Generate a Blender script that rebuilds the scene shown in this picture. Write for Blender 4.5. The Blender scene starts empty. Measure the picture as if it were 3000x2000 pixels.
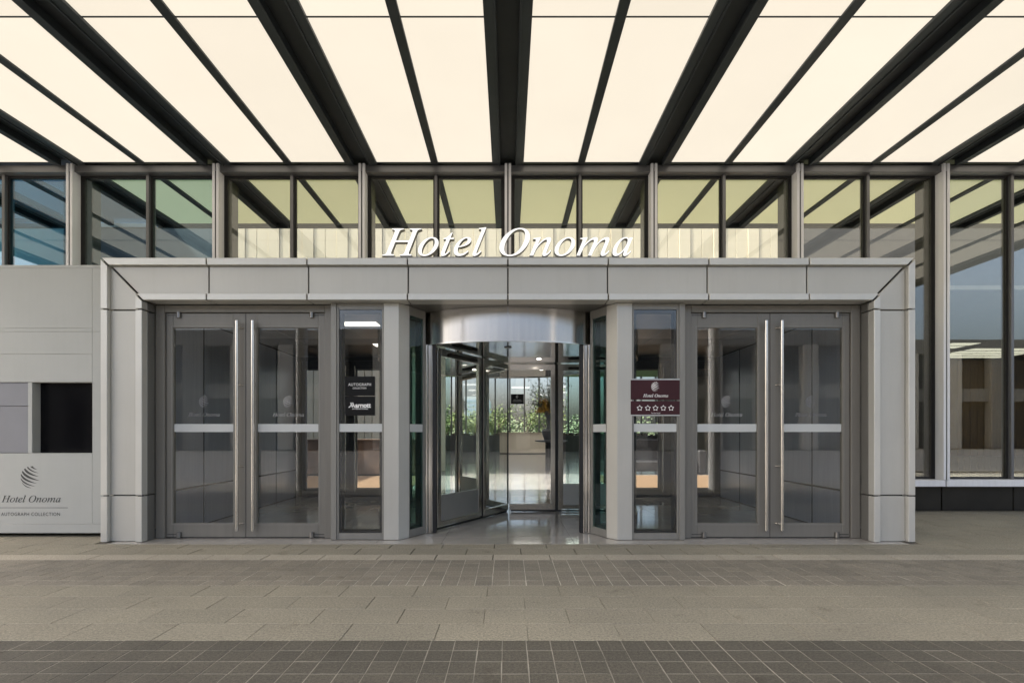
import bpy, bmesh, math, random
from mathutils import Matrix, Vector
R = math.radians
rnd = random.Random(7)
sc = bpy.context.scene
C = sc.collection

# ------------------------------------------------------------------ camera, sky, sun, exposure
CAM_H, FPX, CX, CY = 1.308, 1490.0, 1488.0, 1272.0      # eye height, focal length and vanishing point of the 3000 px photograph
cam = bpy.data.cameras.new('camera'); camo = bpy.data.objects.new('camera', cam); C.objects.link(camo)
camo.location = (0, 0, CAM_H); camo.rotation_euler = (R(90), 0, 0)
cam.sensor_width = 36; cam.lens = 36 * FPX / 3000
cam.shift_x = (1500 - CX) / 3000; cam.shift_y = (CY - 1000) / 3000
cam.clip_start = 0.05; cam.clip_end = 3000
sc.camera = camo
SUN_EL, SUN_AZ = R(50), R(-100)                           # sun stands off to the left, the canopy keeps it off the entrance
w = bpy.data.worlds.new('World'); sc.world = w; w.use_nodes = True
nt = w.node_tree
sky = nt.nodes.new('ShaderNodeTexSky'); sky.sky_type = 'NISHITA'; sky.sun_disc = False
sky.sun_elevation = SUN_EL; sky.sun_rotation = SUN_AZ; sky.air_density = 1.0; sky.dust_density = 7.0; sky.ozone_density = 1.0
nt.links.new(sky.outputs[0], nt.nodes['Background'].inputs[0]); nt.nodes['Background'].inputs[1].default_value = 0.15
sun = bpy.data.lights.new('sun', 'SUN'); sun.energy = 4.0; sun.angle = R(0.6); sun.color = (1, .95, .87)
suno = bpy.data.objects.new('sun', sun); C.objects.link(suno)
sd = Vector((math.sin(SUN_AZ) * math.cos(SUN_EL), math.cos(SUN_AZ) * math.cos(SUN_EL), math.sin(SUN_EL)))
suno.rotation_euler = sd.to_track_quat('Z', 'Y').to_euler(); suno.location = (-60, 8, 60)
sc.view_settings.view_transform = 'Standard'; sc.view_settings.look = 'None'
sc.view_settings.exposure = 1.85; sc.view_settings.gamma = 1.0; sc.view_settings.use_curve_mapping = False
sc.cycles.max_bounces = 10; sc.cycles.diffuse_bounces = 4; sc.cycles.glossy_bounces = 5
sc.cycles.transparent_max_bounces = 24; sc.cycles.sample_clamp_indirect = 8; sc.cycles.use_denoising = True
GLOW = 0.264                                             # radiance of the backlit ceiling panels

def PX(px, Y): return (px - CX) * Y / FPX                # surveyed picture position -> metres, at a known distance
def PZ(py, Y): return CAM_H - (py - CY) * Y / FPX

# ------------------------------------------------------------------ materials
MAT = {}
def node_mat(name):
    m = bpy.data.materials.new(name); m.use_nodes = True; MAT[name] = m
    return m, m.node_tree, m.node_tree.nodes['Principled BSDF']
def N(t, typ, **kw):
    n = t.nodes.new(typ)
    for k, v in kw.items():
        if k in n.inputs: n.inputs[k].default_value = v
        else: setattr(n, k, v)
    return n
def noise(t, scale, detail=4, rough=.6, vec=None, stretch=None):
    g = t.nodes.new('ShaderNodeNewGeometry') if vec is None else None
    v = g.outputs['Position'] if g else vec
    if stretch:
        mp = t.nodes.new('ShaderNodeMapping'); mp.inputs['Scale'].default_value = stretch
        t.links.new(v, mp.inputs['Vector']); v = mp.outputs[0]
    n = N(t, 'ShaderNodeTexNoise', Scale=scale, Detail=detail, Roughness=rough)
    t.links.new(v, n.inputs['Vector'])
    return n.outputs['Fac']
def ramp(t, fac, stops):
    r = t.nodes.new('ShaderNodeValToRGB'); e = r.color_ramp.elements
    while len(e) < len(stops): e.new(.5)
    for el, (p, c) in zip(e, stops): el.position = p; el.color = (*c, 1) if len(c) == 3 else c
    t.links.new(fac, r.inputs[0]); return r.outputs[0]
def mixc(t, a, b, fac, typ='MIX'):
    m = t.nodes.new('ShaderNodeMix'); m.data_type = 'RGBA'; m.blend_type = typ
    for v, i in ((a, 6), (b, 7), (fac, 0)):
        if hasattr(v, 'default_value') or hasattr(v, 'is_linked'): t.links.new(v, m.inputs[i])
        elif i == 0: m.inputs[0].default_value = v
        else: m.inputs[i].default_value = (*v, 1)
    return m.outputs[2]
def plain(name, col, rough=.5, metal=0., var=.08, vs=3., stretch=None, bump=0., bs=200., spec=.5, aniso=0., piece=0., dirt=0.):
    m, t, b = node_mat(name)
    f = noise(t, vs, 5, .6, stretch=stretch)
    lo = tuple(c * (1 - var) for c in col); hi = tuple(min(1, c * (1 + var)) for c in col)
    c = ramp(t, f, [(.3, lo), (.7, hi)])
    if piece:                                            # every sheet of cladding comes out of a slightly different batch
        oi = t.nodes.new('ShaderNodeObjectInfo')
        c = mixc(t, c, ramp(t, oi.outputs['Random'], [(0, (1 - piece,) * 3), (1, (1 + piece, 1 + piece * .9, 1 + piece * .75))]), 1., 'MULTIPLY')
    if dirt:                                             # thin run-off streaks and scuffs
        c = mixc(t, c, ramp(t, noise(t, 1.6, 7, .72, stretch=(9, 9, .55)), [(.36, (1 - dirt, 1 - dirt, 1 - dirt * 1.15)), (.5, (1, 1, 1))]), 1., 'MULTIPLY')
    t.links.new(c, b.inputs['Base Color'])
    b.inputs['Roughness'].default_value = rough; b.inputs['Metallic'].default_value = metal
    b.inputs['Specular IOR Level'].default_value = spec; b.inputs['Anisotropic'].default_value = aniso
    rr = t.nodes.new('ShaderNodeMapRange'); rr.inputs[3].default_value = rough * .85; rr.inputs[4].default_value = min(1, rough * 1.2)
    t.links.new(noise(t, vs * 2.3, 6, .65, stretch=stretch), rr.inputs[0]); t.links.new(rr.outputs[0], b.inputs['Roughness'])
    if bump:
        bn = N(t, 'ShaderNodeBump', Strength=bump, Distance=.002)
        t.links.new(noise(t, bs, 3), bn.inputs['Height']); t.links.new(bn.outputs[0], b.inputs['Normal'])
    return m
def granite(name, base, contrast, scale=260, rough=.75, joint_var=.10, tint=(1, 1, 1)):
    m, t, b = node_mat(name)
    sp = noise(t, scale, 2, .7)
    c = ramp(t, sp, [(.30, tuple(v * (1 - contrast) for v in base)), (.5, base), (.70, tuple(min(1, v * (1 + contrast)) for v in base))])
    g2 = noise(t, 62, 3, .8)
    k2 = contrast * .95
    c = mixc(t, c, ramp(t, g2, [(.32, (1 - k2,) * 3), (.5, (1, 1, 1)), (.68, (1 + k2,) * 3)]), 1., 'MULTIPLY')
    big = noise(t, .55, 5, .6)
    c = mixc(t, c, ramp(t, big, [(.3, (.82, .82, .82)), (.7, (1.14, 1.12, 1.09))]), 1., 'MULTIPLY')
    oi = t.nodes.new('ShaderNodeObjectInfo'); gi = t.nodes.new('ShaderNodeNewGeometry')
    ad = N(t, 'ShaderNodeMath', operation='ADD'); t.links.new(oi.outputs['Random'], ad.inputs[0]); t.links.new(gi.outputs['Random Per Island'], ad.inputs[1])
    fr = N(t, 'ShaderNodeMath', operation='FRACT'); t.links.new(ad.outputs[0], fr.inputs[0])
    j = 1 - joint_var
    c = mixc(t, c, ramp(t, fr.outputs[0], [(0, (j, j, j)), (.5, (1, .99, .985)), (1, (1 + joint_var, 1 + joint_var * .9, 1 + joint_var * .8))]), 1., 'MULTIPLY')
    # small dark stains with a shape of their own
    st = noise(t, 3.1, 8, .75)
    c = mixc(t, c, ramp(t, st, [(.33, (.72, .70, .67)), (.42, (1, 1, 1))]), 1., 'MULTIPLY')
    t.links.new(c, b.inputs['Base Color']); b.inputs['Roughness'].default_value = rough
    bn = N(t, 'ShaderNodeBump', Strength=.35, Distance=.0015); t.links.new(sp, bn.inputs['Height']); t.links.new(bn.outputs[0], b.inputs['Normal'])
    return m
def glass(name, tint, rough=0., ior=1.5, refl=(1, 1, 1)):
    m = bpy.data.materials.new(name); m.use_nodes = True; MAT[name] = m
    t = m.node_tree; t.nodes.clear()
    out = t.nodes.new('ShaderNodeOutputMaterial'); mx = t.nodes.new('ShaderNodeMixShader')
    tr = t.nodes.new('ShaderNodeBsdfTransparent'); tr.inputs[0].default_value = (*tint, 1)
    gl = t.nodes.new('ShaderNodeBsdfGlossy'); gl.inputs['Color'].default_value = (*refl, 1); gl.inputs['Roughness'].default_value = rough
    fr = N(t, 'ShaderNodeFresnel', IOR=ior)
    gb = t.nodes.new('ShaderNodeNewGeometry'); im = t.nodes.new('ShaderNodeMapRange')        # both faces of the pane reflect like an outer face
    im.inputs[3].default_value = ior; im.inputs[4].default_value = 1 / ior
    t.links.new(gb.outputs['Backfacing'], im.inputs[0]); t.links.new(im.outputs[0], fr.inputs['IOR'])
    # panes are never perfectly flat: a very faint ripple bends the reflections
    bn = N(t, 'ShaderNodeBump', Strength=.02, Distance=.01); t.links.new(noise(t, 1.3, 2), bn.inputs['Height']); t.links.new(bn.outputs[0], gl.inputs['Normal'])
    t.links.new(fr.outputs[0], mx.inputs[0]); t.links.new(tr.outputs[0], mx.inputs[1]); t.links.new(gl.outputs[0], mx.inputs[2]); t.links.new(mx.outputs[0], out.inputs[0])
    return m
def emit(name, col, s, base=(.8, .8, .8), var=0.):
    m, t, b = node_mat(name)
    b.inputs['Base Color'].default_value = (*base, 1); b.inputs['Roughness'].default_value = .5
    b.inputs['Emission Color'].default_value = (*col, 1); b.inputs['Emission Strength'].default_value = s
    if var:                                              # tubes of different age behind each sheet
        oi = t.nodes.new('ShaderNodeObjectInfo'); mr = t.nodes.new('ShaderNodeMapRange'); mr.inputs[3].default_value = s * (1 - var); mr.inputs[4].default_value = s * (1 + var)
        n1 = noise(t, .8, 3, .6); ad = N(t, 'ShaderNodeMath', operation='ADD'); t.links.new(oi.outputs['Random'], ad.inputs[0]); t.links.new(n1, ad.inputs[1])
        hf = N(t, 'ShaderNodeMath', operation='MULTIPLY'); hf.inputs[1].default_value = .5; t.links.new(ad.outputs[0], hf.inputs[0])
        t.links.new(hf.outputs[0], mr.inputs[0]); t.links.new(mr.outputs[0], b.inputs['Emission Strength'])
    return m

plain('portal_metal', (.485, .476, .435), .40, .3, .05, .8, bump=.03, bs=420, piece=.03, dirt=.025)
plain('portal_edge', (.575, .567, .525), .34, .35, .04, 1.2, piece=.03, dirt=.02)
plain('door_metal', (.19, .18, .158), .42, .25, .06, 2., stretch=(6, 6, .4), bump=.02, bs=500)
plain('post_metal', (.235, .228, .205), .42, .3, .05, 2., stretch=(6, 6, .4), bump=.02, bs=500)
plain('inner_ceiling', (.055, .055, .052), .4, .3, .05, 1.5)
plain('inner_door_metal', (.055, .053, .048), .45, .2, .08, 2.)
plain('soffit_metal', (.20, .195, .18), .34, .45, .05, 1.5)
plain('vestibule_metal', (.37, .395, .46), .32, .45, .07, 3., stretch=(8, 8, .35))
plain('stainless', (.60, .58, .55), .20, 1., .06, 9., stretch=(14, 14, .12), aniso=.5)
plain('stainless_drum', (.56, .535, .50), .22, 1., .06, 5., stretch=(9, 9, .15), aniso=.88)
_t = MAT['stainless_drum'].node_tree; _tg = _t.nodes.new('ShaderNodeTangent'); _tg.direction_type = 'RADIAL'; _tg.axis = 'Z'     # brushed round the drum
_t.links.new(_tg.outputs[0], _t.nodes['Principled BSDF'].inputs['Tangent']); _t.nodes['Principled BSDF'].inputs['Anisotropic Rotation'].default_value = .25
plain('stainless_ceiling', (.60, .59, .57), .05, 1., .03, 2.)
plain('satin_plate', (.50, .50, .48), .38, .8, .04, 3.)
plain('handle_steel', (.66, .63, .58), .24, 1., .03, 20., stretch=(1, 1, .05))
plain('pivot_steel', (.26, .25, .235), .35, .9, .05, 8.)
plain('black_rubber', (.012, .012, .012), .55, 0, .1, 8.)
plain('black_frame', (.016, .016, .016), .4, .2, .1, 3.)
plain('mullion_silver', (.84, .84, .85), .4, .05, .04, 4., stretch=(5, 5, .3))
plain('mullion_grey', (.17, .17, .172), .38, .5, .05, 4.)
plain('canopy_steel', (.044, .053, .059), .42, .35, .12, 2.)
plain('canopy_recess', (.020, .024, .027), .5, .2, .15, 2.)
plain('plinth_bronze', (.030, .027, .022), .35, .4, .2, 2.)
plain('kiosk_paint', (.385, .395, .375), .45, .05, .03, 1.3, bump=.02, bs=350, piece=.012, dirt=.02)
plain('kiosk_shutter', (.20, .205, .225), .4, .2, .05, 2.)
plain('kiosk_seam', (.15, .15, .145), .6)
plain('print_dark', (.035, .036, .035), .6)
plain('print_white', (.80, .79, .76), .5)
plain('plaque_black', (.010, .010, .010), .35, spec=.15)
plain('plaque_burgundy', (.050, .017, .021), .35, spec=.2)
plain('frost_film', (.52, .535, .52), .7, 0, .03)
plain('etched_film', (.17, .17, .175), .5, 0, .1)
plain('etched_film_pale', (.30, .30, .30), .5, 0, .1)
plain('letter_side', (.30, .29, .26), .4, .5)
emit('letter_face', (1, .99, .96), .20)
emit('ceiling_glow', (1, .895, .74), GLOW, (.12, .11, .09), .09)
emit('inner_glow', (1, .98, .55), .098, (.5, .5, .3), .16)  # olive panels are unlit; their brightness is put in as emission
emit('downlight_glow', (1, .93, .82), 3.)
emit('louvre_glow', (1, .93, .80), .9)
emit('lobby_glow', (1, .95, .86), 2.4)
emit('grid_glow', (1, .93, .80), .30)
glass('door_glass', (.92, .93, .93))
glass('angled_glass', (.70, .86, .83))
glass('drum_glass', (.78, .86, .84))
glass('wing_glass', (.975, .98, .98))
glass('skylight_glass', (.62, .80, .95)); glass('window_glass', (.975, .985, .99))
glass('tint_green', (.93, .94, .90), ior=1.7); glass('tint_olive', (.90, .91, .86), ior=1.8); glass('tint_blue', (.44, .73, .84), ior=1.8); glass('tint_teal', (.68, .82, .85), ior=1.8)  # blue and teal panes: sky reflection put into the glass colour
glass('tint_grey', (.80, .83, .78), ior=2.0)
plain('kiosk_glass', (.006, .006, .007), .06, 0, .1, spec=.12)
granite('granite_slab_pale', (.34, .315, .255), .34, 210, .66, .05)
granite('granite_slab', (.232, .217, .168), .40, 210, .72, .06)
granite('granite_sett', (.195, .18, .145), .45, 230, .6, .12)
granite('granite_sett_dark', (.078, .073, .058), .5, 230, .66, .12)  # darker copy for the near setts: difference in sheen put into the colour
plain('mortar_light', (.50, .475, .40), .85, 0, .3, 2.2)
plain('mortar_grey', (.235, .22, .18), .85, 0, .38, 2.2)
plain('mortar_dark', (.10, .09, .075), .9, 0, .25, 20)
plain('asphalt', (.06, .06, .06), .85, 0, .2, 3)
plain('polished_stone', (.34, .32, .285), .07, 0, .16, 1.6, spec=.6)
plain('lobby_stone', (.30, .29, .275), .11, 0, .22, .9, spec=.6)
plain('cream_slat', (.53, .485, .375), .55, 0, .05, .6)
plain('cream_panel', (.62, .58, .49), .6, 0, .05, .5)
plain('white_plaster', (.62, .61, .58), .7, 0, .03)
plain('dark_ceiling', (.16, .16, .155), .6, 0, .05)
plain('wood_panel', (.17, .115, .06), .45, 0, .25, 3., stretch=(6, 6, .3))
plain('brown_stone', (.12, .075, .05), .35, 0, .35, 3.)
plain('tan_rug', (.17, .105, .055), .9, 0, .12, 14)
plain('sofa_black', (.022, .021, .022), .6, 0, .2, 9)
plain('desk_cream', (.66, .60, .50), .35, 0, .03)
plain('planter_grey', (.075, .075, .078), .6, 0, .1)
plain('vase_grey', (.10, .105, .11), .3, 0, .15)
plain('bark', (.075, .055, .038), .9, 0, .3, 12)
plain('leaf_green', (.13, .185, .045), .6, 0, .35, 1.5)
plain('wood_green', (.12, .16, .08), .7, 0, .3, .8)
plain('leaf_yellow', (.42, .24, .02), .6, 0, .3, 6)
plain('leaf_dark', (.035, .06, .02), .6, 0, .3, 6)
plain('lawn', (.07, .13, .03), .9, 0, .3, .4)
plain('tower_glass', (.36, .45, .55), .35, 0, .05)  # distance haze put into both tower colours as blue grey
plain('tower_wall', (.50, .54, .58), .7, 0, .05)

# ------------------------------------------------------------------ mesh helpers
WL = {}
class MB:
    def __init__(s, M=None): s.v = []; s.f = []; s.M = M
    def add(s, vs, fs):
        o = len(s.v)
        s.v += [tuple(s.M @ Vector(p)) if s.M else tuple(p) for p in vs]; s.f += [tuple(i + o for i in f) for f in fs]; return s
    def box(s, x0, x1, y0, y1, z0, z1):
        return s.add([(x, y, z) for z in (z0, z1) for y in (y0, y1) for x in (x0, x1)],
                     [(0, 2, 3, 1), (4, 5, 7, 6), (0, 1, 5, 4), (2, 6, 7, 3), (0, 4, 6, 2), (1, 3, 7, 5)])
    def prism(s, pts, z0, z1):            # plan polygon, counter-clockwise
        n = len(pts)
        return s.add([(x, y, z0) for x, y in pts] + [(x, y, z1) for x, y in pts],
                     [tuple(range(n))[::-1], tuple(range(n, 2 * n))] + [(i, (i + 1) % n, n + (i + 1) % n, n + i) for i in range(n)])
    def cyl(s, p, q, r, r2=None, n=14):
        p, q = Vector(p), Vector(q); r2 = r if r2 is None else r2
        d = (q - p).normalized(); a = d.orthogonal().normalized(); b = d.cross(a)
        vs = [tuple(c + (a * math.cos(t) + b * math.sin(t)) * rr) for c, rr in ((p, r), (q, r2)) for t in (2 * math.pi * i / n for i in range(n))]
        return s.add(vs, [tuple(range(n))[::-1], tuple(range(n, 2 * n))] + [(i, (i + 1) % n, n + (i + 1) % n, n + i) for i in range(n)])
    def lathe(s, prof, c, n=32, a0=0., a1=2 * math.pi):
        full = abs(a1 - a0 - 2 * math.pi) < 1e-6; m = n if full else n + 1; k = len(prof)
        vs = [(c[0] + r * math.cos(a0 + (a1 - a0) * i / n), c[1] + r * math.sin(a0 + (a1 - a0) * i / n), z) for i in range(m) for r, z in prof]
        fs = [(i * k + j, ((i + 1) % m) * k + j, ((i + 1) % m) * k + j + 1, i * k + j + 1) for i in range(n) for j in range(k - 1)]
        return s.add(vs, fs)
    def arc(s, c, r0, r1, z0, z1, a0, a1, n=24):   # solid curved wall
        vs = []
        for i in range(n + 1):
            t = a0 + (a1 - a0) * i / n
            for r, z in ((r0, z0), (r1, z0), (r1, z1), (r0, z1)): vs.append((c[0] + r * math.cos(t), c[1] + r * math.sin(t), z))
        fs = [(i * 4 + j, i * 4 + (j + 1) % 4, i * 4 + 4 + (j + 1) % 4, i * 4 + 4 + j) for i in range(n) for j in range(4)]
        return s.add(vs, fs + [(3, 2, 1, 0), (4 * n, 4 * n + 1, 4 * n + 2, 4 * n + 3)])
    def build(s, name, mat, parent=None, bevel=0., smooth=False, kind=None):
        V = [Vector(p) for p in s.v]
        lo = [min(p[i] for p in V) for i in range(3)]; hi = [max(p[i] for p in V) for i in range(3)]
        c = Vector(((lo[0] + hi[0]) / 2, (lo[1] + hi[1]) / 2, lo[2]))
        me = bpy.data.meshes.new(name); me.from_pydata([tuple(p - c) for p in V], [], s.f); me.update()
        bm = bmesh.new(); bm.from_mesh(me); bmesh.ops.recalc_face_normals(bm, faces=bm.faces[:])
        if bevel:
            es = [e for e in bm.edges if len(e.link_faces) == 2 and e.calc_face_angle(0) > .5]
            bmesh.ops.bevel(bm, geom=es, offset=bevel, segments=1, affect='EDGES', profile=.5)
        if smooth:
            for f in bm.faces: f.smooth = True
            for e in bm.edges:
                if len(e.link_faces) == 2 and e.calc_face_angle(0) > .6: e.smooth = False
        bm.to_mesh(me); bm.free()
        return place(name, me, c, mat, parent, kind)
def place(name, me, wloc, mat, parent=None, kind=None):
    if mat and not me.materials: me.materials.append(MAT[mat])
    o = bpy.data.objects.new(name, me); C.objects.link(o)
    o.location = Vector(wloc) - (WL[parent.name] if parent else Vector())
    o.parent = parent; WL[o.name] = Vector(wloc)
    if kind: o['kind'] = kind
    return o
def tag(o, label, cat, group=None):
    o['label'] = label; o['category'] = cat; o['kind'] = 'thing'
    if group: o['group'] = group
    return o
def thing(name, label, cat, loc, group=None):
    o = bpy.data.objects.new(name, None); o.empty_display_size = .2; C.objects.link(o); o.location = loc; WL[o.name] = Vector(loc)
    return tag(o, label, cat, group)
def B(name, mat, parent, *box, bevel=0., kind=None):
    m = MB()
    for b in (box if isinstance(box[0], tuple) else (box,)): m.box(*b)
    return m.build(name, mat, parent, bevel, kind=kind)

# lettering: glyph outlines turned into flat or solid meshes
def italic(s):
    return ''.join(chr(0x1D434 + ord(c) - 65) if c.isupper() else chr(0x1D44E + ord(c) - 97) if c.islower() else c for c in s)
TXT = {}
def text_mesh(body, size=1., extrude=0., offset=0., spacing=1., shear=0., res=4):
    key = (body, size, extrude, offset, spacing, shear)
    if key in TXT: return TXT[key]
    f = bpy.data.curves.new('lettering', 'FONT'); f.body = body; f.size = size; f.extrude = extrude; f.offset = offset
    f.space_character = spacing; f.shear = shear; f.resolution_u = res
    o = bpy.data.objects.new('lettering', f); C.objects.link(o)
    dg = bpy.context.evaluated_depsgraph_get(); dg.update()
    me = bpy.data.meshes.new_from_object(o.evaluated_get(dg))
    bpy.data.objects.remove(o); bpy.data.curves.remove(f)
    me.materials.clear(); TXT[key] = me
    return me
def fit_text(name, body, mat, parent, x0, x1, y, zbase, capz=None, extrude=.0008, offset=0., spacing=1., shear=0., mirror=False, M=None):
    """flat print: fill x0..x1, baseline at zbase, standing in the plane y and facing the camera side"""
    src = text_mesh(body, 1., 0., offset, spacing, shear); xs = [v.co.x for v in src.vertices]; ys = [v.co.y for v in src.vertices]
    k = (x1 - x0) / (max(xs) - min(xs)); kz = k if capz is None else capz / max(ys)
    m = MB(M); n = len(src.vertices)
    sgn = -1 if mirror else 1
    pts = []
    for v in src.vertices:
        u = (v.co.x - min(xs)) * k
        pts.append((x1 - u if mirror else x0 + u, zbase + v.co.y * kz))
    m.add([(px, y - extrude, pz) for px, pz in pts], [tuple(p.vertices) for p in src.polygons])
    return m.build(name, mat, parent)
GLOBE = [((850,132),(775,140),(960,222),(835,165),(825,205)), ((720,148),(688,160),(1000,312),(790,245),(760,285)),
         ((645,185),(615,210),(1000,400),(730,305),(670,370)), ((580,248),(560,280),(1025,505),(680,390),(630,470)),
         ((543,325),(533,365),(952,577),(625,475),(585,540)), ((530,430),(533,460),(912,653),(620,570),(590,620)),
         ((557,535),(562,555),(810,693),(635,645),(650,695))]
def emblem(name, mat, parent, cx, cz, h, y, mirror=False, M=None):
    """striped globe emblem, flat print in the plane y"""
    m = MB(M)
    for A, Bq, T, cu, cl in GLOBE:
        up = [tuple((1-t)**2*A[i] + 2*t*(1-t)*cu[i] + t*t*T[i] for i in (0, 1)) for t in (j / 12 for j in range(13))]
        dn = [tuple((1-t)**2*Bq[i] + 2*t*(1-t)*cl[i] + t*t*T[i] for i in (0, 1)) for t in (j / 12 for j in range(13))]
        vs = []
        for p, q in zip(up, dn): vs += [p, q]
        fs = [(2*i, 2*i+1, 2*i+3, 2*i+2) for i in range(12)]
        s = h / 567.; sg = -1 if mirror else 1
        m.add([(cx + sg * (px - 777) * s, y, cz - (py - 414) * s) for px, py in vs], fs)
    return m.build(name, mat, parent)

# ------------------------------------------------------------------ ground and paving
ground = MB().add([(-600, -600, -.05), (600, -600, -.05), (600, 1200, -.05), (-600, 1200, -.05)], [(0, 1, 2, 3)]).build('ground', 'mortar_dark', kind='structure')
Y0 = 3.234                                             # near edge of the pale slab band
B('mortar_bed', 'mortar_grey', ground, -14, 14, -.6, Y0, -.04, -.0014)
B('mortar_bed', 'mortar_light', ground, -14, 14, 4.406, 5.310, -.04, -.0014)
sx, sy = .15, .1505
def tile_mesh(name, wx, wy, hz, bev, mat):
    bm = bmesh.new(); bmesh.ops.create_cube(bm, size=1.)
    for v in bm.verts: v.co = Vector((v.co.x * wx, v.co.y * wy, (v.co.z + .5) * hz))
    bmesh.ops.bevel(bm, geom=[e for e in bm.edges if e.verts[0].co.z > hz * .9 and e.verts[1].co.z > hz * .9], offset=bev, segments=1, affect='EDGES')
    me = bpy.data.meshes.new(name); bm.to_mesh(me); bm.free(); me.materials.append(MAT[mat]); return me
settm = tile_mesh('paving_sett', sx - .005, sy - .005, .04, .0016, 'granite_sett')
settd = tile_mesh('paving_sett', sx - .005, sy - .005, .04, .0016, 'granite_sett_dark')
slabm = tile_mesh('paving_slab', .597, .290, .045, .002, 'granite_slab')
def lay(name, me, x, y, hz, jit=.0012):
    o = place(name, me, (x + rnd.uniform(-jit, jit), y + rnd.uniform(-jit, jit), -hz + rnd.uniform(-.0005, .0012)), None, ground)
    o.rotation_euler = (rnd.uniform(-.0012, .0012), rnd.uniform(-.0012, .0012), rnd.uniform(-.004, .004))
far = MB(); near = MB()
def sett(x, y, single):
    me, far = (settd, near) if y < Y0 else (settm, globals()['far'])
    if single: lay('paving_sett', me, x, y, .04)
    else:
        a, b = (sx - .005) / 2, (sy - .005) / 2; z = rnd.uniform(-.0005, .0012); jx = rnd.uniform(-.001, .001)
        far.add([(x+jx-a, y-b, -.03), (x+jx+a, y-b, -.03), (x+jx+a, y+b, -.03), (x+jx-a, y+b, -.03), (x+jx-a, y-b, z), (x+jx+a, y-b, z), (x+jx+a, y+b, z), (x+jx-a, y+b, z)],
                [(4, 5, 6, 7), (0, 1, 5, 4), (1, 2, 6, 5), (2, 3, 7, 6), (3, 0, 4, 7)])
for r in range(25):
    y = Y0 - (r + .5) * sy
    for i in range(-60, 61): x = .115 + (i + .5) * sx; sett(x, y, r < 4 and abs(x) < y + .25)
for r in range(6):
    y = 4.406 + (r + .5) * .1507
    for i in range(-80, 81): x = .16 + (i + .5) * sx; sett(x, y, r < 2 and abs(x) < y + .12)
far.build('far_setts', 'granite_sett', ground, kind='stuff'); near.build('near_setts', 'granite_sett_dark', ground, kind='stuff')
for y, x0, lim in ((3.379, .13, 7.3), (3.672, -.17, 7.3), (3.965, .13, 7.3), (4.258, -.17, 7.3)):
    for i in range(-13, 13):
        x = x0 + (i + .5) * .6
        if abs(x) < lim: lay('paving_slab', slabm, x, y, .045)
short = tile_mesh('paving_slab', .597, .222, .045, .002, 'granite_slab'); pale = tile_mesh('paving_slab', .597, .222, .045, .002, 'granite_slab_pale')
for y, x0, me in ((5.425, -.16, pale), (5.692, .145, slabm), (5.957, -.157, short)):
    for i in range(-17, 17): lay('paving_slab', me, x0 + (i + .5) * .607, y, .045)
for r in range(9):                                     # beyond the column, up to the plinth of the glass wall
    for i in range(8):
        for s in (-1, 1):
            x = s * (5.25 + (i + .25 * (r % 2)) * .607); lay('paving_slab', slabm, x, 6.225 + r * .293, .045) if s > 0 or r < 3 else None

# polished floor of the entrance
entry = B('entrance_floor', 'mortar_dark', None, -4.93, 4.93, 6.085, 10.8, -.04, -.006, kind='structure')
ys = [6.08, 6.5, 7.3, 8.1, 8.9, 9.7, 10.75]
for a, b in zip(ys, ys[1:]):
    for i in range(-6, 6): B('floor_tile', 'polished_stone', entry, i * .8 + .002 + (.0 if i > -6 else -.0), i * .8 + .798, a + .002, b - .002, -.03, 0, bevel=.001)
lobby_floor = B('lobby_floor', 'mortar_dark', None, -14, 32, 10.76, 40.3, -.04, -.008, kind='structure')
for j in range(12):
    y0_ = 10.77 + j * 2.45
    for i in range(-6, 13): B('floor_tile', 'lobby_stone', lobby_floor, i * 2.4 + .003, i * 2.4 + 2.397, y0_ + .003, y0_ + 2.447, -.03, 0)
B('lobby_floor_side', 'lobby_stone', None, 4.97, 32, 8.86, 10.755, -.03, 0, kind='structure')
B('lawn', 'lawn', None, -200, 200, 41, 420, -.045, -.02, kind='structure')

# ------------------------------------------------------------------ luminous canopy
BAY = 2.445; ZC = 5.84
canopy = thing('entrance_canopy', 'dark steel canopy with backlit cream ceiling panels above the entrance', 'canopy', (0, 5.4, ZC - .05))
def beam(par, k, y0, y1, end=True):
    x = k * BAY; m = MB()
    for s in (-1, 1):
        a, b = sorted((x + s * .148, x + s * .262)); m.box(a, b, y0, y1, ZC - .035, ZC + .16)
        a, b = sorted((x + s * .128, x + s * .149)); m.box(a, b, y0, y1, ZC - .052, ZC + .155)
    o = m.build('beam', 'canopy_steel', par, bevel=.003)
    B('recess', 'canopy_recess', o, x - .130, x + .130, y0 + .002, y1 - .002, ZC + .05, ZC + .157)
    return o
for k in range(-5, 6):
    beam(canopy, k, .96, 8.50)
    if k < 5:
        xm = (k + .5) * BAY
        B('ceiling_mullion', 'canopy_steel', canopy, xm - .058, xm + .058, .96, 8.50, ZC - .030, ZC + .1, bevel=.006)
        for a, b in ((k * BAY + .264, xm - .060), (xm + .060, (k + 1) * BAY - .264)):
            for y0, y1 in ((1.0, 2.485), (2.502, 5.515), (5.532, 8.47)): B('light_panel', 'ceiling_glow', canopy, a, b, y0, y1, ZC, ZC + .03)  # frontmost stretch is out of view, added to shade the near paving
            B('cross_bar', 'canopy_steel', canopy, a - .002, b + .002, 5.5135, 5.5335, ZC - .004, ZC + .04)
            B('cross_bar', 'canopy_steel', canopy, a - .002, b + .002, 2.4835, 2.5035, ZC - .004, ZC + .04)
            B('edge_trim', 'canopy_steel', canopy, a - .002, b + .002, 8.472, 8.499, ZC - .01, ZC + .04)
B('roof_deck', 'canopy_steel', canopy, -12.9, 12.9, .8, 8.9, ZC + .17, ZC + .42)
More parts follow.
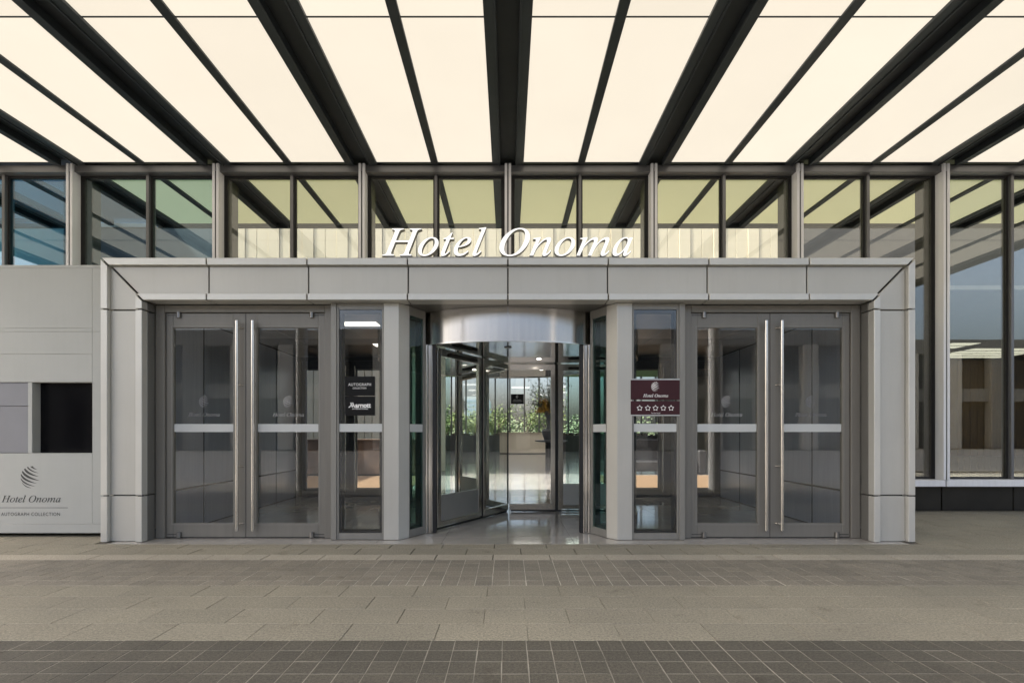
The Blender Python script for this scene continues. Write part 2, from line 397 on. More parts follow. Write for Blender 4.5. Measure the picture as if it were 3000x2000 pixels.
B('front_fascia', 'canopy_steel', canopy, -12.95, 12.95, .72, .94, ZC - .12, ZC + .5, bevel=.01)

inner = thing('lobby_light_ceiling', 'backlit ceiling strip just inside the glass above the entrance doors', 'ceiling', (0, 9.9, ZC - .05))
for k in range(-5, 6):
    beam(inner, k, 8.86, 11.05)
    if k < 5:
        xm = (k + .5) * BAY
        B('ceiling_mullion', 'canopy_steel', inner, xm - .058, xm + .058, 8.86, 10.98, ZC - .03, ZC + .1, bevel=.006)
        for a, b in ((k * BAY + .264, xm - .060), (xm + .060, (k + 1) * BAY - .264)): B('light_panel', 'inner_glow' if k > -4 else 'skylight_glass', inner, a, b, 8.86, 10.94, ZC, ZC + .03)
B('end_bar', 'canopy_steel', inner, -12.9, 12.9, 11.06, 11.14, ZC - .03, ZC + .16)
B('roof_deck', 'canopy_steel', inner, -7.4, 12.9, 8.86, 11.2, ZC + .17, ZC + .42)

# ------------------------------------------------------------------ glass curtain wall
wall = thing('glass_curtain_wall', 'tall glass facade with silver mullion fins behind the entrance portal', 'facade', (0, 8.68, 0))
YF, YG = 8.50, 8.70
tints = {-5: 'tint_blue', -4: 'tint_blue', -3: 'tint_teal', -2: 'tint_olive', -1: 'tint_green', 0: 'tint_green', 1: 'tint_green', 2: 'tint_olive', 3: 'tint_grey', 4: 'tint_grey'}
for k in range(-5, 6):
    x = k * BAY; zb = 3.452 if abs(x) < 4.9 else .55
    m = MB().box(x - .054, x - .011, YF, YG - .03, zb, ZC - .002).box(x + .011, x + .054, YF, YG - .03, zb, ZC - .002)
    fin = m.build('mullion', 'mullion_silver', wall, bevel=.002)
    B('inner_frame', 'black_frame', fin, x - .085, x + .085, YG - .028, YG + .36, zb, ZC - .13)
    B('slot', 'black_rubber', fin, x - .0105, x + .0105, YF + .012, YG - .03, zb, ZC - .13)
    if k < 5:
        xm = x + BAY / 2; zb = 3.452 if (abs(xm) < 4.9) else .55
        m = MB().box(xm - .026, xm + .026, YG - .08, YG + .10, zb, ZC - .13)
        B('thin_mullion', 'mullion_grey', wall, xm - .024, xm + .024, YG - .08, YG + .10, zb, ZC - .132, bevel=.003)
        for a, b in ((x + .09, xm - .03), (xm + .03, x + BAY - .09)):
            z0 = zb
            if a < 4.94 < b or a < -4.94 < b: z0 = .55
            if z0 > 1: z0 = 3.40
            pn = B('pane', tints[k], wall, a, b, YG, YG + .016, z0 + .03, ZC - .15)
            B('gasket', 'black_rubber', pn, (a - .004, a + .022, YG - .02, YG + .03, z0, ZC - .131), (b - .022, b + .004, YG - .02, YG + .03, z0, ZC - .131), (a + .0225, b - .0225, YG - .02, YG + .03, ZC - .165, ZC - .1315), (a + .0225, b - .0225, YG - .02, YG + .03, z0, z0 + .034))
B('head_transom', 'mullion_grey', wall, -12.4, 12.4, YF + .04, YG + .12, ZC - .128, ZC - .012, bevel=.004)
for s in (-1, 1):
    for k in range(2, 5):
        a = max(k * BAY + .012, 4.96); b = (k + 1) * BAY - .012
        a, b = sorted((s * a, s * b))
        B('sill', 'mullion_silver', wall, a, b, YF + .01, YG + .1, .435, .545, bevel=.004)
    for k in range(4, 10):
        a, b = sorted((s * (k * BAY / 2 + .07 if k > 4 else 4.97), s * ((k + 1) * BAY / 2 + .06)))
        B('plinth_panel', 'plinth_bronze', wall, a, b - .012, YG - .03, YG + .1, .012, .434, bevel=.003)

# ------------------------------------------------------------------ entrance portal
YP = 6.16; XO, XR1, XR0, XI = 4.936, 4.856, 4.514, 4.436     # outer edge, rims, inner edge
ZT, ZT1, ZB1, ZB = 3.445, 3.362, 3.015, 2.937
portal = thing('entrance_portal', 'pale grey metal clad entrance portal projecting from the glass facade', 'portal', (0, 7.5, 0))
g = .016                                              # width of the open joints
jx = [i * 1.218 for i in range(-3, 4)]
cuts = [-XO] + jx + [XO]
def mit(z, s):                       # x of the corner mitre at height z
    return s * (XO - (ZT - z) * (XO - XI) / (ZT - ZB))
def front_piece(name, mat, poly, yfront, yback, bevel=.004):
    m = MB(); n = len(poly)
    m.add([(x, yfront, z) for x, z in poly] + [(x, yback, z) for x, z in poly],
          [tuple(range(n)), tuple(range(n, 2 * n))[::-1]] + [(i, n + i, n + (i + 1) % n, (i + 1) % n) for i in range(n)])
    return m.build(name, mat, portal, bevel)
for i in range(len(cuts) - 1):
    a, b = cuts[i], cuts[i + 1]; L = i == 0; Rr = i == len(cuts) - 2
    def ends(z0, z1):
        p0 = (mit(z0, -1) + g if L else a + g / 2, z0); p1 = (mit(z0, 1) - g if Rr else b - g / 2, z0)
        p2 = (mit(z1, 1) - g if Rr else b - g / 2, z1); p3 = (mit(z1, -1) + g if L else a + g / 2, z1)
        return [p0, p1, p2, p3]
    front_piece('fascia_rim', 'portal_edge', ends(ZT1, ZT), YP, YP + .30)
    front_piece('fascia_panel', 'portal_metal', ends(ZB1 + .003, ZT1 - .006), YP + .055, YP + .12)
    front_piece('fascia_rim', 'portal_edge', ends(ZB, ZB1), YP, YP + .22)
# black backing behind the open joints
B('joint_backing', 'black_rubber', portal, (-XO + .02, XO - .02, YP + .03, YP + .05, ZT1 + .012, ZT - .012), (-XI - .01, XI + .01, YP + .03, YP + .05, ZB + .012, ZB1 - .012), (-XR1 + .02, XR1 - .02, YP + .075, YP + .095, ZB1 + .02, ZT1 - .02))
for s in (-1, 1):
    for a, b, y in ((XR1 + .012, XO - .012, .03), (XI + .012, XR0 - .012, .03), (XR0 + .02, XR1 - .02, .075)):
        a, b = sorted((s * a, s * b)); B('joint_backing', 'black_rubber', portal, a, b, YP + y, YP + y + .02, .02, 3.0 if y < .05 and abs(a) < 4.6 and abs(b) < 4.6 else (3.38 if y < .05 else 3.2))
zc = [0.004, .564, 2.825, None]
for s in (-1, 1):
    for i in range(3):
        z0 = zc[i] + (g / 2 if i else 0); z1 = zc[i + 1] - g / 2 if i < 2 else None
        def piece(xa, xb, name, mat, yf, yb):
            lo, hi = sorted((s * xa, s * xb))
            if z1 is not None: poly = [(lo, z0), (hi, z0), (hi, z1), (lo, z1)]
            else:
                zz = lambda x: ZT - (XO - abs(x)) * (ZT - ZB) / (XO - XI) - g
                poly = [(lo, z0), (hi, z0), (hi, zz(hi)), (lo, zz(lo))]
            front_piece(name, mat, poly, yf, yb)
        piece(XR1, XO, 'column_rim', 'portal_edge', YP, YP + .30)
        piece(XR0 + .003, XR1 - .004, 'column_panel', 'portal_metal', YP + .055, YP + .12)
        piece(XI, XR0, 'column_rim', 'portal_edge', YP, YP + .10)
    # reveal behind the column, outer flank and vestibule side wall
    for z0, z1 in ((.004, .557), (.571, 2.818), (2.832, 2.932)):
        a, b = sorted((s * XI, s * (XI + .05)))
        B('reveal_panel', 'soffit_metal', portal, a, b, YP + .104, 6.40, z0, z1, bevel=.003)
    a, b = sorted((s * (XO - .05), s * XO))
    B('flank_panel', 'portal_metal', portal, a, b, YP + .305, 8.66, .004, ZT, bevel=.004)
    yb = [6.56, 7.416, 8.573, 9.73, 10.62]
    for y0, y1 in zip(yb, yb[1:]):
        for z0, z1 in ((.012, .551), (.577, 2.925)):
            a, b = sorted((s * 4.43, s * 4.438))
            B('wall_panel', 'vestibule_metal', portal, a, b, y0 + .018, y1 - .018, z0, z1, bevel=.002)
    a, b = sorted((s * 4.4385, s * 4.50)); B('wall_backing', 'black_rubber', portal, a, b, 6.5, 10.7, 0, 3.3)
B('roof_sheet', 'portal_metal', portal, -XO + .052, XO - .052, YP + .305, 8.66, ZT - .04, ZT - .004)
B('roof_back', 'portal_metal', portal, -XO, XO, 8.87, 10.8, ZT - .04, ZT - .004)
sx_ = [-4.43] + jx + [4.43]
for a, b in zip(sx_, sx_[1:]):
    for y0, y1 in ((YP + .224, 6.9), (6.906, 8.7), (8.706, 10.62)):
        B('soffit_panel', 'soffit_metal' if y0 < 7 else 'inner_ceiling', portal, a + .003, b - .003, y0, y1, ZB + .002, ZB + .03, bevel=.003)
B('soffit_backing', 'black_rubber', portal, -4.46, 4.46, YP + .31, 10.7, ZB + .035, ZB + .06)
B('rear_header', 'soffit_metal', portal, -4.93, 4.93, 10.66, 10.80, 2.94, ZT - .045)
# lit panels in the vestibule ceiling, left of the drum
for yy in (7.52, 9.3): B('ceiling_light', 'louvre_glow', portal, -2.44, -1.92, yy - .13, yy + .13, ZB - .004, ZB + .001)

# posts beside the doors and round the revolving door (plan polygons)
for s in (-1, 1):
    def pl(pts): return [(s * x, y) for x, y in (pts if s > 0 else pts[::-1])]
    m = MB().prism(pl([(1.353, 6.295), (1.537, 6.295), (1.537, 6.45), (1.30, 6.45), (1.247, 6.43)][::1]), .004, ZB - .004)
    m.build('corner_post', 'portal_metal', portal, bevel=.003)
    B('door_post', 'post_metal', portal, *sorted((s * 2.123, s * 2.194)), 6.295, 6.55, .004, ZB - .004, bevel=.003)

# ------------------------------------------------------------------ double doors
def fill_door(d, xc, yf, detail=True, films=('etched_film', 'etched_film')):
    W = 1.003
    for s in (-1, 1):
        x0, x1 = (xc - W, xc - .004) if s < 0 else (xc + .004, xc + W)
        gx0, gx1 = (x0 + .086, x1 - .155) if s < 0 else (x0 + .137, x1 - .088)
        z0, z1, gz0, gz1 = .014, 2.835, .189, 2.652
        leaf = B('door_leaf', 'door_metal' if detail else 'inner_door_metal', d, (x0, gx0, yf, yf + .055, z0, z1), (gx1, x1, yf, yf + .055, z0, z1),
                 (gx0 + .0005, gx1 - .0005, yf + .0008, yf + .0545, z0, gz0), (gx0 + .0005, gx1 - .0005, yf + .0008, yf + .0545, gz1, z1), bevel=.003)
        B('glazing_bead', 'post_metal', leaf, (gx0 - .022, gx0 - .012, yf - .004, yf, gz0 - .022, gz1 + .022), (gx1 + .012, gx1 + .022, yf - .004, yf, gz0 - .022, gz1 + .022),
          (gx0 - .0115, gx1 + .0115, yf - .004, yf, gz0 - .022, gz0 - .012), (gx0 - .0115, gx1 + .0115, yf - .004, yf, gz1 + .012, gz1 + .022))
        B('pane', 'door_glass', leaf, gx0 + .001, gx1 - .001, yf + .022, yf + .034, gz0 + .001, gz1 - .001)
        if detail: B('frosted_band', 'frost_film', leaf, gx0 + .002, gx1 - .002, yf + .0205, yf + .0215, 1.340, 1.440)
        hx = (x1 - .075) if s < 0 else (x0 + .115)
        hy = yf - .062
        hm = MB().cyl((hx, hy, .106), (hx, hy, 2.73), .0195, n=20)
        for zz in (2.646, 1.93, .91, .19): hm.cyl((hx, hy, zz), (hx - s * .045, yf + .003, zz), .0125, n=12)
        hm.build('handle', 'handle_steel', leaf, smooth=True)
        if detail:
            px = x0 + .165 if s < 0 else x1 - .165
            for zz0, zz1 in ((2.775, 2.845), (.010, .080)):
                pm = MB().cyl((px, yf - .012, zz0), (px, yf - .012, zz1), .026, n=16)
                pm.cyl((px, yf - .012, (zz0 + zz1) / 2 - .004), (px, yf - .012, (zz0 + zz1) / 2 + .004), .029, n=16)
                pm.build('pivot', 'pivot_steel', leaf, smooth=True)
                a, b = (x0 + .012, px - .026) if s < 0 else (px + .026, x1 - .012)
                zl = 2.806 if zz0 > 1 else .045
                B('pivot_rail', 'black_rubber', leaf, a, b, yf - .0015, yf + .002, zl, zl + .008)
            gc = (gx0 + gx1) / 2
            emblem('emblem', films[0 if s < 0 else 1], leaf, gc, 1.722, .155, yf + .0205)
            fit_text('lettering', italic('Hotel Onoma'), films[0 if s < 0 else 1], leaf, gc - .20, gc + .20, yf + .0215, 1.535, offset=.004)
def make_door(name, label, xc, yf, detail, films=('etched_film', 'etched_film')):
    d = thing(name, label, 'door', (xc, yf, 0)); W = 1.003
    wi, wo = (.117, .112) if xc < 0 else (.112, .117)
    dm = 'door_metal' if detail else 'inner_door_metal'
    B('door_frame', dm, d, (xc - W - wi, xc - W - .004, yf - .03, yf + .13, .004, 2.932), (xc + W + .004, xc + W + wo, yf - .03, yf + .13, .004, 2.932),
      (xc - W - .0035, xc + W + .0035, yf - .028, yf + .12, 2.842, 2.930), bevel=.004)
    B('weather_seal', 'black_rubber', d, (xc - W - .0036, xc - W - .0004, yf + .004, yf + .05, .012, 2.84), (xc + W + .0004, xc + W + .0036, yf + .004, yf + .05, .012, 2.84),
      (xc - .0036, xc + .0036, yf + .003, yf + .05, .012, 2.835), (xc - W, xc + W, yf + .004, yf + .05, 2.8355, 2.8415), (xc - W, xc + W, yf + .004, yf + .05, .002, .0135))  # black strips stand in for the shadow line in the leaf gaps
    fill_door(d, xc, yf, detail, films)
make_door('double_door', 'framed glass double door between the grey kiosk column and the black plaques', -3.309, 6.42, True, ('etched_film', 'etched_film_pale'))
make_door('double_door', 'framed glass double door right of the burgundy five star plaque', 3.309, 6.42, True, ('etched_film_pale', 'etched_film'))
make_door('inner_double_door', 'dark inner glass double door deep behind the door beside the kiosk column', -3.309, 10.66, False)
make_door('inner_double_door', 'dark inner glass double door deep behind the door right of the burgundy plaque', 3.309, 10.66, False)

# ------------------------------------------------------------------ sidelights
for s, lab, lab2 in ((-1, 'tall narrow window carrying the two black plaques', 'slim angled window on the kiosk side of the revolving door'),
                     (1, 'tall narrow window carrying the burgundy five star plaques', 'slim angled window on the burgundy plaque side of the revolving door')):
    x0, x1 = sorted((s * 1.5405, s * 2.1195)); yf = 6.305; zs = (.006, .085, 2.858, ZB - .006)
    t = thing('sidelight_window', lab, 'window', ((x0 + x1) / 2, yf, 0))
    B('frame', 'post_metal', t, (x0, x0 + .022, yf, yf + .16, zs[0], zs[3]), (x1 - .022, x1, yf, yf + .16, zs[0], zs[3]),
      (x0 + .0225, x1 - .0225, yf + .001, yf + .16, zs[0], zs[1]), (x0 + .0225, x1 - .0225, yf + .001, yf + .16, zs[2], zs[3]), bevel=.003)
    B('gasket', 'black_rubber', t, (x0 + .023, x0 + .048, yf + .03, yf + .15, zs[1], zs[2]), (x1 - .048, x1 - .023, yf + .03, yf + .15, zs[1], zs[2]),
      (x0 + .0485, x1 - .0485, yf + .03, yf + .15, zs[1], zs[1] + .025), (x0 + .0485, x1 - .0485, yf + .03, yf + .15, zs[2] - .025, zs[2]))
    p = B('pane', 'door_glass', t, x0 + .024, x1 - .024, yf + .014, yf + .026, zs[1] + .001, zs[2] - .001)
    B('frosted_band', 'frost_film', p, x0 + .025, x1 - .025, yf + .0125, yf + .0135, 1.340, 1.440)
    # angled one
    A, Bp = Vector((s * 1.247, 6.432)), Vector((s * 1.088, 6.725)); dv = (Bp - A); L = dv.length; dv.normalize()
    nrm = Vector((-dv.y, dv.x)) * (1 if s < 0 else -1)
    if nrm.dot(Vector((0, 1))) < 0: nrm = -nrm
    M = Matrix(((dv.x, nrm.x, 0, A.x), (dv.y, nrm.y, 0, A.y), (0, 0, 1, 0), (0, 0, 0, 1)))
    t = thing('angled_window', lab2, 'window', (s * 1.17, 6.58, 0))
    MB(M).box(0, .012, 0, .12, .006, ZB - .006).box(L - .05, L, 0, .12, .006, ZB - .006).box(.0125, L - .0505, .001, .12, .006, .10).box(.0125, L - .0505, .001, .12, 2.82, ZB - .006).build('frame', 'post_metal', t, bevel=.002)
    MB(M).box(L - .075, L - .0505, .03, .11, .10, 2.82).box(.0125, L - .0755, .03, .11, .1, .125).box(.0125, L - .0755, .03, .11, 2.79, 2.82).build('gasket', 'black_rubber', t)
    p = MB(M).box(.013, L - .0505, .012, .024, .101, 2.819).build('pane', 'angled_glass', t)
    MB(M).box(.014, L - .052, .0105, .0115, 1.34, 1.44).build('frosted_band', 'frost_film', p)

# ------------------------------------------------------------------ revolving door
YC, RD, ZD = 8.64, 2.15, 2.51
rev = thing('revolving_door', 'three winged revolving door in a curved stainless steel drum', 'revolving door', (0, YC, 0))
cc = (0, YC); aF = R(270); half = R(30.4)
for a in (aF, R(90)):
    hd = MB().arc(cc, RD - .05, RD, ZD, ZB - .002, a - half, a + half, 40).build('drum_header', 'stainless_drum', rev, smooth=True)
    MB().arc(cc, RD - .055, RD + .012, ZD - .014, ZD - .001, a - half, a + half, 40).build('header_lip', 'stainless', hd, smooth=True)
MB().arc(cc, RD - .05, RD - .01, ZD, ZB - .003, R(302), R(418), 40).build('side_header', 'soffit_metal', rev, smooth=True)
MB().arc(cc, RD - .05, RD - .01, ZD, ZB - .003, R(122), R(238), 40).build('side_header', 'soffit_metal', rev, smooth=True)
disc = MB(); n = 64
disc.lathe([(0.001, ZD - .002), (RD - .06, ZD - .002), (RD - .06, ZD + .03), (.001, ZD + .03)], cc, 64).build('drum_ceiling', 'stainless_ceiling', rev)
for x, y in ((.49, 8.04), (-.55, 7.95), (.62, 9.4), (-.62, 9.4)):
    dl = MB().cyl((x, y, ZD - .010), (x, y, ZD - .0035), .055, n=20).build('downlight', 'stainless', rev)
    MB().cyl((x, y, ZD - .013), (x, y, ZD - .0105), .038, n=20).build('lamp', 'downlight_glow', dl)
sm = MB().cyl((0, 7.0, ZD - .012), (0, 7.0, ZD - .003), .05, n=20).build('sensor', 'black_frame', rev)
for a0, a1 in ((R(304), R(416)), (R(124), R(236))):
    MB().arc(cc, RD - .045, RD - .03, .10, ZD - .015, a0, a1, 36).build('curved_pane', 'drum_glass', rev, smooth=True)
    MB().arc(cc, RD - .06, RD - .015, .004, .10, a0, a1, 36).build('curved_base', 'stainless', rev, smooth=True)
    for j in range(1, 4):
        a = a0 + (a1 - a0) * j / 4
        MB().arc(cc, RD - .07, RD - .005, .004, ZD - .002, a - .02, a + .02, 2).build('curved_post', 'door_metal', rev)
for ys_ in (-1, 1):
    for s in (-1, 1):
        yj = YC + ys_ * 1.865
        def jb(xa, xb, dy0, dy1): 
            a, b = sorted((s * xa, s * xb)); c, e = sorted((yj + ys_ * dy0, yj + ys_ * dy1)); return (a, b, c, e, .004, ZD - .016)
        B('jamb', 'stainless', rev, jb(1.062, 1.086, -.05, .06), jb(1.018, 1.056, -.05, .03), jb(1.000, 1.0175, -.05, .045), bevel=.004)
        B('jamb_brush', 'black_rubber', rev, jb(.955, .998, -.06, .03))
TH = .026
def wing(ang, emb=False, sign=False):
    M = Matrix.Translation((0, YC - .02, 0)) @ Matrix.Rotation(ang, 4, 'Z')
    wg = MB(M).box(.03, .80, -TH, TH, .035, .136).box(.725, .80, -TH, TH, .1365, 2.40).box(.03, .80, -TH, TH, 2.4005, 2.49) \
        .box(.85, .935, -TH, TH, .05, 2.49).box(1.875, 1.96, -TH, TH, .05, 2.49).box(.9355, 1.8745, -TH, TH, .05, .114).box(.9355, 1.8745, -TH, TH, 2.385, 2.49) \
        .build('wing', 'stainless', rev, bevel=.003)
    MB(M).box(.012, .724, -.006, .006, .137, 2.40).build('inner_pane', 'wing_glass', wg)
    MB(M).box(.936, 1.874, -.006, .006, .475, 2.384).build('outer_pane', 'wing_glass', wg)
    MB(M).box(.936, 1.874, -.018, .018, .115, .474).build('kick_plate', 'satin_plate', wg, bevel=.002)
    MB(M).box(.802, .848, -.02, .02, .03, 2.49).box(1.961, 2.07, -.006, .006, .012, 2.49).box(.05, 1.96, -.010, .010, .006, .034).build('brush_seal', 'black_rubber', wg)
    MB(M).box(1.02, 1.70, -.062, -.027, 2.405, 2.445).box(1.02, 1.70, .027, .062, 2.405, 2.445).build('closer_arm', 'black_frame', wg, bevel=.006)
    MB(M).box(.003, .012, -.010, .010, .14, 2.40).build('glass_edge', 'black_frame', wg)
    if emb:
        emblem('emblem', 'print_dark', wg, 1.30, 1.735, .185, -.0068, M=M @ Matrix.Identity(4))
        fit_text('lettering', italic('Hotel Onoma'), 'print_dark', wg, 1.04, 1.56, -.0062, 1.545, M=M, offset=.004)
    if sign:
        MB(M).box(.05, .266, -.012, -.0065, 1.822, 1.99).build('notice', 'plaque_black', wg)
        emblem('notice_emblem', 'print_white', wg, .158, 1.945, .055, -.0125, M=M)
        fit_text('notice_lettering', italic('Hotel Onoma'), 'print_white', wg, .093, .223, -.0122, 1.884, M=M, offset=.01)
        MB(M).box(.075, .241, -.0128, -.0121, 1.869, 1.872).build('notice_rule', 'print_white', wg)
        fit_text('notice_lettering', 'AUTOGRAPH COLLECTION', 'print_white', wg, .093, .223, -.0122, 1.852, M=M)
wing(R(0), sign=True); wing(R(240), emb=True); wing(R(120))

# ------------------------------------------------------------------ plaques on the sidelights
def star(m, cx, cz, r, y):
    vs = []; n = 10
    for i in range(10):
        a = R(90) + i * R(36); rr = r if i % 2 == 0 else r * .60
        vs.append((cx + rr * math.cos(a), y, cz + rr * math.sin(a)))
    for i in range(10):
        a = R(90) + i * R(36); rr = r * .60 if i % 2 == 0 else r * .44
        vs.append((cx + rr * math.cos(a), y, cz + rr * math.sin(a)))
    m.add(vs, [(i, (i + 1) % 10, 10 + (i + 1) % 10, 10 + i) for i in range(10)])
yq = 6.300
def plaque(lab, x0, x1, z0, z1, mat, rim=None):
    t = thing('plaque', lab, 'sign', ((x0 + x1) / 2, yq, z0), 'plaques on the sidelights')
    B('plate', mat, t, x0, x1, yq - .008, yq + .012, z0, z1, bevel=.0015)
    return t
px0, px1 = PX(1011.5, yq), PX(1098.5, yq); pc = (px0 + px1) / 2; pw = px1 - px0
t = plaque('upper black plaque reading AUTOGRAPH COLLECTION in white', px0, px1, PZ(1158.5, yq), PZ(1102.5, yq), 'plaque_black')
fit_text('lettering', 'AUTOGRAPH', 'print_white', t, PX(1021, yq), PX(1087.5, yq), yq - .0085, PZ(1130, yq), capz=.034, spacing=1.1, offset=.004)
fit_text('lettering', 'COLLECTION', 'print_white', t, PX(1034, yq), PX(1073.5, yq), yq - .0085, PZ(1139, yq), capz=.021, spacing=1.05, offset=.008)
t = plaque('lower black plaque reading Marriott INTERNATIONAL in white', px0, px1, PZ(1216.5, yq), PZ(1161, yq), 'plaque_black')
zb = PZ(1193.2, yq)
fit_text('lettering', 'arr\u0131ott', 'print_white', t, PX(1041.5, yq), PX(1087, yq), yq - .0085, zb, capz=.052, offset=.045)
m = MB(); y = yq - .0086; u = 1 / 9.8 * yq / FPX     # the swooping M, drawn as three thick strokes
def stroke(m, pts, wds):
    L, Rr = [], []
    for i, p in enumerate(pts):
        a = pts[max(i - 1, 0)]; b = pts[min(i + 1, len(pts) - 1)]
        dx, dz = b[0] - a[0], b[1] - a[1]; l = math.hypot(dx, dz); nx, nz = -dz / l, dx / l; wd = wds[i] / 2
        L.append((p[0] + nx * wd, p[1] + nz * wd)); Rr.append((p[0] - nx * wd, p[1] - nz * wd))
    vs = [(PX(990 + q[0] / 9.8, yq), y, PZ(1080 + q[1] / 9.8, yq)) for q in L + Rr]; k = len(pts)
    m.add(vs, [(i, i + 1, k + i + 1, k + i) for i in range(k - 1)])
stroke(m, [(312, 1108), (340, 1098), (368, 1065), (392, 1010), (400, 985)], [26, 30, 26, 20, 14])
stroke(m, [(375, 970), (400, 1040), (425, 1105)], [38, 36, 34]); stroke(m, [(425, 1100), (440, 1040), (446, 985)], [16, 18, 14]); stroke(m, [(425, 970), (455, 1040), (490, 1105)], [38, 36, 34])
m.build('logo_initial', 'print_white', t)
fit_text('lettering', 'INTERNATIONAL', 'print_white', t, PX(1033, yq), PX(1079.5, yq), yq - .0085, PZ(1199, yq), capz=.016, offset=.01)
bx0, bx1 = PX(1847.3, yq), PX(1991, yq)
t = plaque('burgundy plaque with white globe emblem reading Hotel Onoma', bx0, bx1, PZ(1170, yq), PZ(1113, yq), 'plaque_burgundy')
B('bright_edge', 'satin_plate', t, bx0, bx1, yq - .008, yq + .012, PZ(1112.8, yq), PZ(1109.2, yq))
emblem('emblem', 'print_white', t, PX(1919.5, yq), PZ(1132.3, yq), .120, yq - .0086)
fit_text('lettering', italic('Hotel Onoma'), 'print_white', t, PX(1883.5, yq), PX(1957, yq), yq - .0085, PZ(1163, yq), offset=.012)
t = plaque('burgundy plaque with a row of five white outlined stars', bx0, bx1, PZ(1214, yq), PZ(1174.8, yq), 'plaque_burgundy')
B('bright_edge', 'satin_plate', t, bx0, bx1, yq - .008, yq + .012, PZ(1217.8, yq), PZ(1214.3, yq))
for x in (1873.5, 1897.3, 1919.7, 1942.8, 1965.5):
    m = MB(); star(m, PX(x, yq), PZ(1195, yq), .0385, yq - .0086); m.build('star', 'print_white', t)
fit_text('small_print', 'Tourist Hotel', 'print_white', t, PX(1907, yq), PX(1933.5, yq), yq - .0085, PZ(1211.3, yq), offset=.01)

# ------------------------------------------------------------------ standing letter sign on the portal roof
sign = thing('roof_letter_sign', 'white standing letters reading Hotel Onoma on top of the portal', 'sign', (0, 6.24, 3.445))
src = 'Hotel Onoma'; ysn = 6.20
full = text_mesh(italic(src), 1., 0., .003, 1.06, .10)
fx = [v.co.x for v in full.vertices]; X0, X1 = PX(1119, ysn), PX(1854, ysn); kx = (X1 - X0) / (max(fx) - min(fx))
capm = text_mesh(italic('H'), 1., 0., .012, 1., .10); cap = max(v.co.y for v in capm.vertices); kz = .333 / cap
# pen position of every letter: difference of the widths of growing strings
ZL = 3.487
bmf = bmesh.new(); bmf.from_mesh(full); bmf.verts.ensure_lookup_table()
seen = set(); comps = []
for v in bmf.verts:
    if v.index in seen: continue
    st = [v]; comp = []; seen.add(v.index)
    while st:
        q = st.pop(); comp.append(q)
        for e in q.link_edges:
            o2 = e.other_vert(q)
            if o2.index not in seen: seen.add(o2.index); st.append(o2)
    comps.append(comp)
for comp in comps:
    idx = {v.index: i for i, v in enumerate(comp)}
    faces = {f for v in comp for f in v.link_faces}
    pts = [(X0 + (v.co.x - min(fx)) * kx, ZL + v.co.y * kz) for v in comp]; n = len(pts); d = .075
    fs = [tuple(idx[v.index] for v in f.verts) for f in faces]
    be = [tuple(idx[v.index] for v in e.verts) for e in bmf.edges if e.is_boundary and e.verts[0].index in idx]
    m = MB().add([(x, ysn + .004, z) for x, z in pts] + [(x, ysn + d, z) for x, z in pts], [f for f in fs] + [tuple(i + n for i in f[::-1]) for f in fs] + [(a, b, b + n, a + n) for a, b in be])
    lt = m.build('letter', 'letter_side', sign)
    MB().add([(x, ysn, z) for x, z in pts], fs).build('lit_face', 'letter_face', lt)
bmf.free()
B('mounting_rail', 'letter_side', sign, X0 + .05, X1 - .1, ysn + .02, ysn + .06, 3.443, 3.478)

# ------------------------------------------------------------------ kiosk on the left
YK = 6.50; kx1 = -4.965
kiosk = thing('service_kiosk', 'light grey metal kiosk with dark window and striped globe emblem beside the portal', 'kiosk', (-6.5, 7.4, 0))
zW0, zW1 = 1.068, 1.975; wr0, wr1 = PX(94, YK), PX(274, YK); wl1 = PX(82, YK); kl = -8.6
B('body', 'kiosk_seam', kiosk, (kl, kx1, YK + .13, 8.4, .05, 3.455), (kl, kx1, YK + .012, YK + .129, .05, zW0 - .01), (kl, kx1, YK + .012, YK + .129, zW1 + .01, 3.455), (wr1 + .01, kx1, YK + .012, YK + .129, zW0 - .009, zW1 + .009), (wl1 + .004, wr0 - .004, YK + .012, YK + .129, zW0 - .009, zW1 + .009), bevel=0)
B('skid', 'black_rubber', kiosk, kl + .1, kx1 - .05, YK + .25, 8.3, .004, .05)
xs1 = PX(270.5, YK); se = .002
pan = [(kl, xs1 - se, 2.666, 3.43), (kl, xs1 - se, 2.622, 2.664), (kl, xs1 - se, 2.335, 2.620), (kl, xs1 - se, zW1, 2.333), (kl, xs1 - se, .166, zW0),
       (xs1, kx1, 2.622, 3.43), (xs1, kx1, .166, 2.620), (kl, kx1, .05, .164), (kl, kx1, 3.432, 3.47), (wl1, wr0, zW0 + .003, zW1 - .003)]
for a, b, c, d in pan: B('panel', 'kiosk_paint', kiosk, a, b, YK - (.004 if c == .05 else 0), YK + .011, c, d, bevel=.0015)
wn = B('dark_window', 'kiosk_glass', kiosk, wr0, wr1, YK + .118, YK + .127, zW0, zW1)
B('reveal', 'kiosk_paint', wn, (wr0 - .004, wr0 + .0005, YK + .012, YK + .117, zW0, zW1), (wr1 - .0005, wr1 + .004, YK + .012, YK + .117, zW0, zW1), (wr0, wr1, YK + .012, YK + .117, zW1 - .0005, zW1 + .004), (wr0, wr1, YK + .012, YK + .117, zW0 - .004, zW0 + .0005))
for c, d in ((zW0 + .004, 1.668), (1.673, zW1 - .004)): B('shutter_panel', 'kiosk_shutter', kiosk, kl, wl1 - .003, YK + .02, YK + .05, c, d, bevel=.002)
emblem('emblem', 'print_dark', kiosk, PX(89, YK), PZ(1397, YK), .283, YK - .001)
fit_text('lettering', italic('Hotel Onoma'), 'print_dark', kiosk, PX(4, YK), PX(178.5, YK), YK - .001, PZ(1470, YK), shear=.08, offset=.004, capz=.088)
